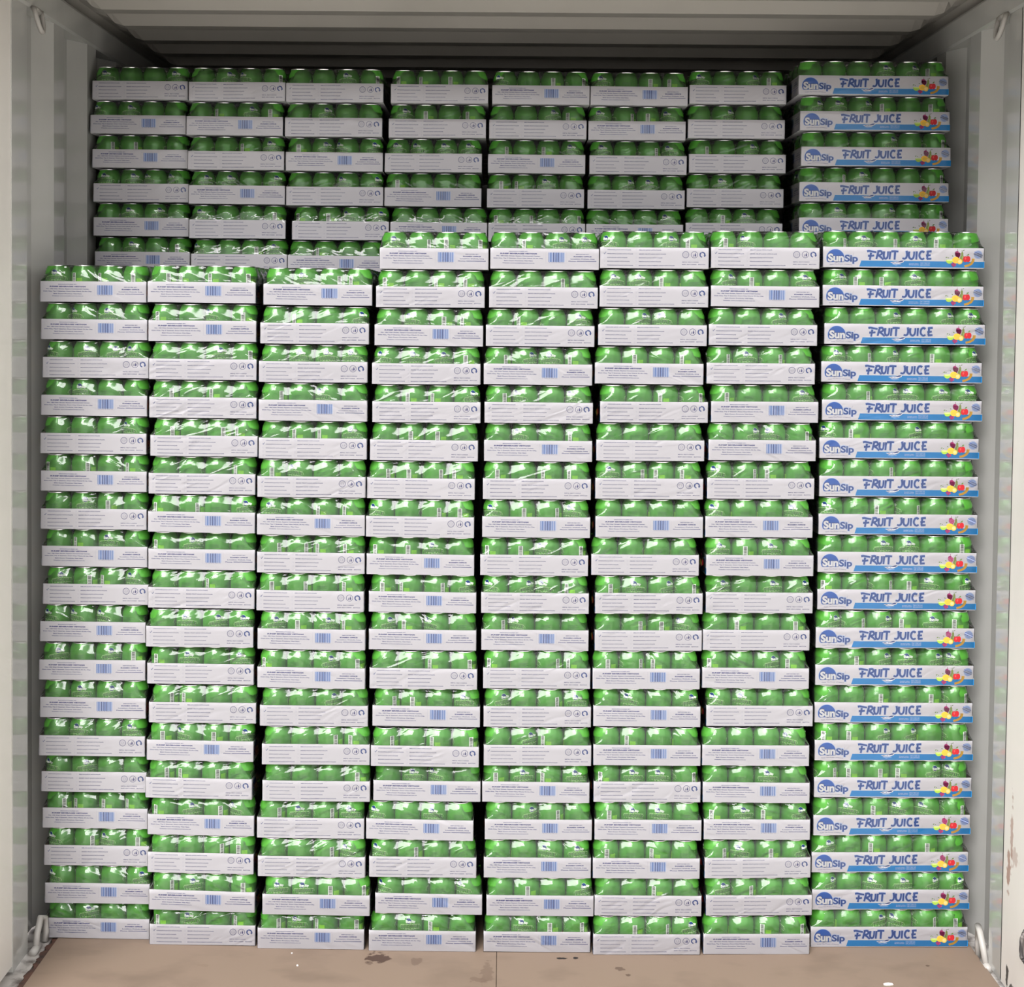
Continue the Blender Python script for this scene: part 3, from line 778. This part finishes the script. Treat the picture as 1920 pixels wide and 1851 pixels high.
def corrugated_wall(name, X, sgn, y0):
    """trapezoid sheet: inner flat 72, slope 68, outer flat 70, slope 68, 36 deep (mm)"""
    mb = MB()
    prof = []
    y = y0
    while y < YB:
        for dy, dep in ((0.0, 0.0), (0.080, 0.0), (0.146, 0.036), (0.213, 0.036)):
            prof.append((y + dy, dep))
        y += 0.278
    prof = [p for p in prof if p[0] < YB] + [(YB, 0.0)]
    # side post first, so that wall and post meet
    pts = [(X + sgn * dep, yy) for yy, dep in prof]
    out = [(X + sgn * (dep + 0.004), yy) for yy, dep in prof]
    zt, zc = 2.325, 2.285
    vs = []; fs = []
    n = len(pts)
    for P in (pts, out):
        for zz in (0.0, zt):
            vs += [(a, b, zz) for a, b in P]
    for i in range(n - 1):
        fs.append((i, i + 1, n + i + 1, n + i))
        fs.append((2 * n + i, 3 * n + i, 3 * n + i + 1, 2 * n + i + 1))
        fs.append((i, 2 * n + i, 2 * n + i + 1, i + 1)); fs.append((n + i, n + i + 1, 3 * n + i + 1, 3 * n + i))
    mb.add(vs, fs, M_paint)
    return structure(name, mb)

corrugated_wall('wall_left', XL, -1, 3.223)
corrugated_wall('wall_right', XR, 1, 3.238)

def masks(m, spots, base_soft=0.4):
    """stains of their own shape on a surface: list of (centre, radii, colour, strength)"""
    b = m.node_tree.nodes['Principled BSDF']
    src = b.inputs['Base Color'].links[0].from_socket if b.inputs['Base Color'].links else None
    tc = nd(m, 'ShaderNodeTexCoord')
    nz = nd(m, 'ShaderNodeTexNoise')
    nz.inputs['Scale'].default_value = 55.0; nz.inputs['Detail'].default_value = 4.0
    lk(m, tc.outputs['Object'], nz.inputs['Vector'])
    for c, r, colr, st in spots:
        sub = nd(m, 'ShaderNodeVectorMath', operation='SUBTRACT'); sub.inputs[1].default_value = c
        lk(m, tc.outputs['Object'], sub.inputs[0])
        dv = nd(m, 'ShaderNodeVectorMath', operation='DIVIDE'); dv.inputs[1].default_value = r
        lk(m, sub.outputs[0], dv.inputs[0])
        ln = nd(m, 'ShaderNodeVectorMath', operation='LENGTH')
        lk(m, dv.outputs[0], ln.inputs[0])
        ad = nd(m, 'ShaderNodeMath', operation='MULTIPLY_ADD'); ad.inputs[1].default_value = 2.8
        lk(m, nz.outputs['Fac'], ad.inputs[0]); lk(m, ln.outputs['Value'], ad.inputs[2])
        mr = nd(m, 'ShaderNodeMapRange')
        mr.inputs['From Min'].default_value = 2.2; mr.inputs['From Max'].default_value = 2.2 + base_soft
        mr.inputs['To Min'].default_value = st; mr.inputs['To Max'].default_value = 0.0
        lk(m, ad.outputs[0], mr.inputs['Value'])
        mx = nd(m, 'ShaderNodeMixRGB')
        if src: lk(m, src, mx.inputs[1])
        else: mx.inputs[1].default_value = b.inputs['Base Color'].default_value
        mx.inputs[2].default_value = (*colr, 1)
        lk(m, mr.outputs[0], mx.inputs[0])
        src = mx.outputs[0]
    lk(m, src, b.inputs['Base Color'])

# posts at the door end
noise_tint(M_post, (0.76, 0.72, 0.665), (0.64, 0.605, 0.56), 4.0, 0.5, 0.8, 8, (1, 1, 0.4), 0.05, 7)
RUST = (0.30, 0.13, 0.08)
masks(M_post, [((XR, 3.205, 0.29), (0.05, 0.010, 0.05), RUST, 0.75), ((XR, 3.19, 0.37), (0.05, 0.008, 0.07), RUST, 0.6), ((XR, 3.17, 0.33), (0.05, 0.02, 0.02), RUST, 0.4),
               ((XR, 3.20, 0.03), (0.05, 0.008, 0.03), (0.02, 0.02, 0.02), 0.95), ((XR, 3.165, 0.012), (0.05, 0.02, 0.012), (0.03, 0.03, 0.03), 0.9)])
mb = MB()
mb.box(XL - 0.09, XL - 0.002, YF, 3.215, 0.014, 2.39, M_post)
mb.box(XL - 0.09, XL + 0.001, 3.200, 3.223, 0.0, 2.39, M_paint)
structure('trim_1', mb)
mb = MB()
mb.box(XR + 0.002, XR + 0.10, YF, 3.238, 0.0, 2.39, M_post)
structure('trim_2', mb)
# top side rails
for nm, X, sg in (('trim_3', XL, -1), ('trim_4', XR, 1)):
    mb = MB()
    vs = [(X - sg * 0.001, 2.318), (X - sg * 0.006, 2.324), (X - sg * 0.006, 2.384), (X - sg * 0.001, 2.392), (X + sg * 0.07, 2.392), (X + sg * 0.07, 2.318)]
    n = len(vs)
    mb.add([(a, yy, b) for yy in (YF, YB) for a, b in vs], [(k, (k + 1) % n, n + (k + 1) % n, n + k) for k in range(n)], M_paint)
    structure(nm, mb)
# door header
mb = MB(); mb.box(XL - 0.09, XR + 0.10, YF - 0.06, YF + 0.06, 2.30, 2.44, M_post); structure('trim_5', mb)

# roof: pressed ribs 209 mm apart with rounded ends
mb = MB()
# along the roof: high flat, slope down towards the cargo, low flat, slope up again
ROOF = ((0.0, 0.030), (0.042, 0.0), (0.090, 0.0), (0.140, 0.030))
ys = []; rz = []
y = 3.618 - 4 * 0.209
while y < YB:
    for dy, dz in ROOF:
        if YF + 0.06 < y + dy < YB:
            ys.append(y + dy); rz.append(dz)
    y += 0.209
xs = [XL - 0.06, XL + 0.004, XL + 0.034, XL + 0.052, XL + 0.076, XR - 0.076, XR - 0.052, XR - 0.034, XR - 0.004, XR + 0.06]
wx = [0, 0, 0.25, 0.75, 1, 1, 0.75, 0.25, 0, 0]
vs = [(x, y, H + r * w + 0.030 * (1 - w) * (1 if 0 < i < 9 else 0)) for y, r in zip(ys, rz) for i, (x, w) in enumerate(zip(xs, wx))]
nx = len(xs)
mb.add(vs, [(j * nx + i, (j + 1) * nx + i, (j + 1) * nx + i + 1, j * nx + i + 1) for j in range(len(ys) - 1) for i in range(nx - 1)], M_roof)
o = structure('ceiling', mb)
sm = o.modifiers.new('sheet', 'SOLIDIFY'); sm.thickness = 0.003; sm.offset = 1

mb = MB(); mb.box(XL - 0.06, XR + 0.06, YB, YB + 0.05, 0, 2.44, M_paint); structure('wall_back', mb)

# floor: two sheets of brown board side by side
M_floor = mat('brown_floor_board', (0.25, 0.18, 0.13), 0.6, 0, 0.3)
noise_tint(M_floor, (0.225, 0.165, 0.122), (0.16, 0.115, 0.085), 9.0, 0.5, 0.78, 8, (0.6, 1, 1), 0.02, 30)
DK = (0.055, 0.03, 0.022)
masks(M_floor, [((-0.300, 3.303, 0), (0.030, 0.026, 0.3), DK, 0.9), ((-0.318, 3.28, 0), (0.012, 0.01, 0.3), DK, 0.5), ((-0.205, 3.285, 0), (0.012, 0.020, 0.3), (0.12, 0.08, 0.06), 0.6),
                ((0.150, 3.316, 0), (0.012, 0.006, 0.3), (0.012, 0.01, 0.01), 1.0), ((0.188, 3.320, 0), (0.006, 0.005, 0.3), (0.012, 0.01, 0.01), 1.0),
                ((0.293, 3.268, 0), (0.010, 0.012, 0.3), DK, 0.6), ((0.310, 3.235, 0), (0.006, 0.008, 0.3), DK, 0.7), ((-0.03, 3.235, 0), (0.016, 0.05, 0.3), (0.14, 0.095, 0.07), 0.6),
                ((-0.05, 3.20, 0), (0.02, 0.012, 0.3), (0.14, 0.095, 0.07), 0.6), ((1.05, 3.31, 0), (0.005, 0.004, 0.3), DK, 0.7), ((-0.72, 3.25, 0), (0.02, 0.006, 0.3), (0.2, 0.14, 0.1), 0.6)], 0.25)
mb = MB()
mb.box(-1.116, -0.0085, YF, YB, -0.028, 0.0, M_floor)
mb.box(-0.0070, 1.190, YF, YB, -0.028, 0.0, M_floor)
mb.box(-1.20, 1.24, YF, YB, -0.06, -0.028, M_dirt)
structure('floor', mb)
# edges between board and wall
mb = MB()
rr = random.Random(5)
zz = [3.0 + i * 0.012 for i in range(40)]
wob = [rr.uniform(-0.006, 0.006) for _ in zz]
vs = [(-1.1165, y, -0.003) for y in zz] + [(-1.131 + w, y, -0.004) for y, w in zip(zz, wob)] + [(-1.131 + w, y, -0.028) for y, w in zip(zz, wob)]
n = len(zz)
mb.add(vs, [(i, i + 1, n + i + 1, n + i) for i in range(n - 1)] + [(n + i, n + i + 1, 2 * n + i + 1, 2 * n + i) for i in range(n - 1)], M_dirt)
mb.box(-1.21, -1.133, YF, 3.55, -0.03, -0.006, M_ledge)
mb.box(1.192, 1.26, YF, 3.55, -0.03, -0.014, M_ledge)
structure('trim_6', mb)

# yard in front of the open doors
mb = MB(); mb.box(-9, 9, -14, YF - 0.02, -0.16, -0.12, M_ground); structure('ground', mb)

# ------------------------------------------------------------------ small things
def lashing_ring(label, pts, rad, lug, group):
    r = bpy.data.objects.new('lashing_ring', None)
    COL.objects.link(r)
    r.location = pts[0]
    tag(r, label, 'lashing ring', group)
    o = Vector(pts[0])
    mb = MB(); tube(mb, [Vector(p) - o for p in pts], rad, M_ring); link('ring', mb.mesh('ring'), r)
    mb = MB(); c = Vector(lug) - o
    tube(mb, [c + Vector((0, -0.022, 0.0)), c + Vector((0, 0.022, 0.0))], rad * 1.25, M_ring); link('lug', mb.mesh('lug'), r)
    return r
def U(x, y, z, s, w, l, tilt, n=10):
    """half-loop hanging from (x, y, z): width w along the wall, length l, leaning out by tilt"""
    out = []
    for k in range(n + 1):
        a = math.pi * k / n
        out.append((x + s * tilt * math.sin(a), y - w / 2 * math.cos(a), z - l * math.sin(a)))
    return out
G = 'container lashing rings'
lashing_ring('small painted lashing ring hanging under the roof rail near the left post', U(XL + 0.012, 3.345, 2.318, 1, 0.05, 0.055, 0.012), 0.006, (XL + 0.010, 3.345, 2.316), G)
lashing_ring('small painted lashing ring hanging under the roof rail near the right post', U(XR - 0.012, 3.335, 2.318, -1, 0.05, 0.055, 0.012), 0.006, (XR - 0.010, 3.335, 2.316), G)
lashing_ring('painted lashing ring standing beside the lowest tray of the leftmost stack', [(-1.150, 3.318, 0.000), (-1.152, 3.330, 0.03), (-1.150, 3.352, 0.066), (-1.146, 3.372, 0.056), (-1.144, 3.374, 0.02), (-1.145, 3.368, -0.003)], 0.008, (-1.150, 3.315, 0.002), G)
lashing_ring('painted lashing ring leaning beside the bottom FRUIT JUICE tray on the right', [(1.196, 3.320, -0.006), (1.193, 3.333, 0.03), (1.190, 3.352, 0.068), (1.192, 3.372, 0.074), (1.194, 3.374, 0.03), (1.195, 3.372, -0.006)], 0.008, (1.196, 3.322, -0.004), G)

def scrap(label, x, y, w, d, rot, group):
    mb = MB()
    r = random.Random(int(abs(x) * 997))
    n = 9
    top = [(w * math.cos(2 * math.pi * k / n) * r.uniform(0.6, 1), d * math.sin(2 * math.pi * k / n) * r.uniform(0.6, 1), 0.0010 + r.uniform(0, 0.003)) for k in range(n)]
    bot = [(a, b, 0.0004) for a, b, c in top]
    mb.add(top + bot, [tuple(range(n)), tuple(range(2 * n - 1, n - 1, -1))] + [(n + k, n + (k + 1) % n, (k + 1) % n, k) for k in range(n)], M_scrap)
    o = link('paper_scrap', mb.mesh('paper_scrap'))
    o.location = (x, y, 0); o.rotation_euler = (0, 0, rot)
    tag(o, label, 'paper scrap', group)
scrap('torn white paper scrap at the front edge of the floor, right half', 0.925, 3.210, 0.016, 0.005, 0.1, 'paper scraps on the floor')
scrap('tiny white fleck right in front of the third front stack', -0.514, 3.318, 0.003, 0.0018, 0.4, 'paper scraps on the floor')
scrap('tiny white fleck on bare floor, nearer the doors', -0.491, 3.254, 0.003, 0.002, -0.3, 'paper scraps on the floor')

# frayed strap hanging at the right post
mb = MB()
P0 = Vector((1.189, 3.045, 0.172))
for i, w in enumerate((0.028, 0.022, 0.015, 0.008)):
    pts = [Vector((-0.004 * i, w * math.cos(a), (0.018 + w * 0.8) * math.sin(a))) for a in [math.pi * (-0.5 + k / 14) for k in range(15)]]
    tube(mb, pts, 0.0042, M_strap, 6)
o = link('strap_loop', mb.mesh('strap_loop')); o.location = P0
tag(o, 'grey frayed strap loop against the right post', 'strap')
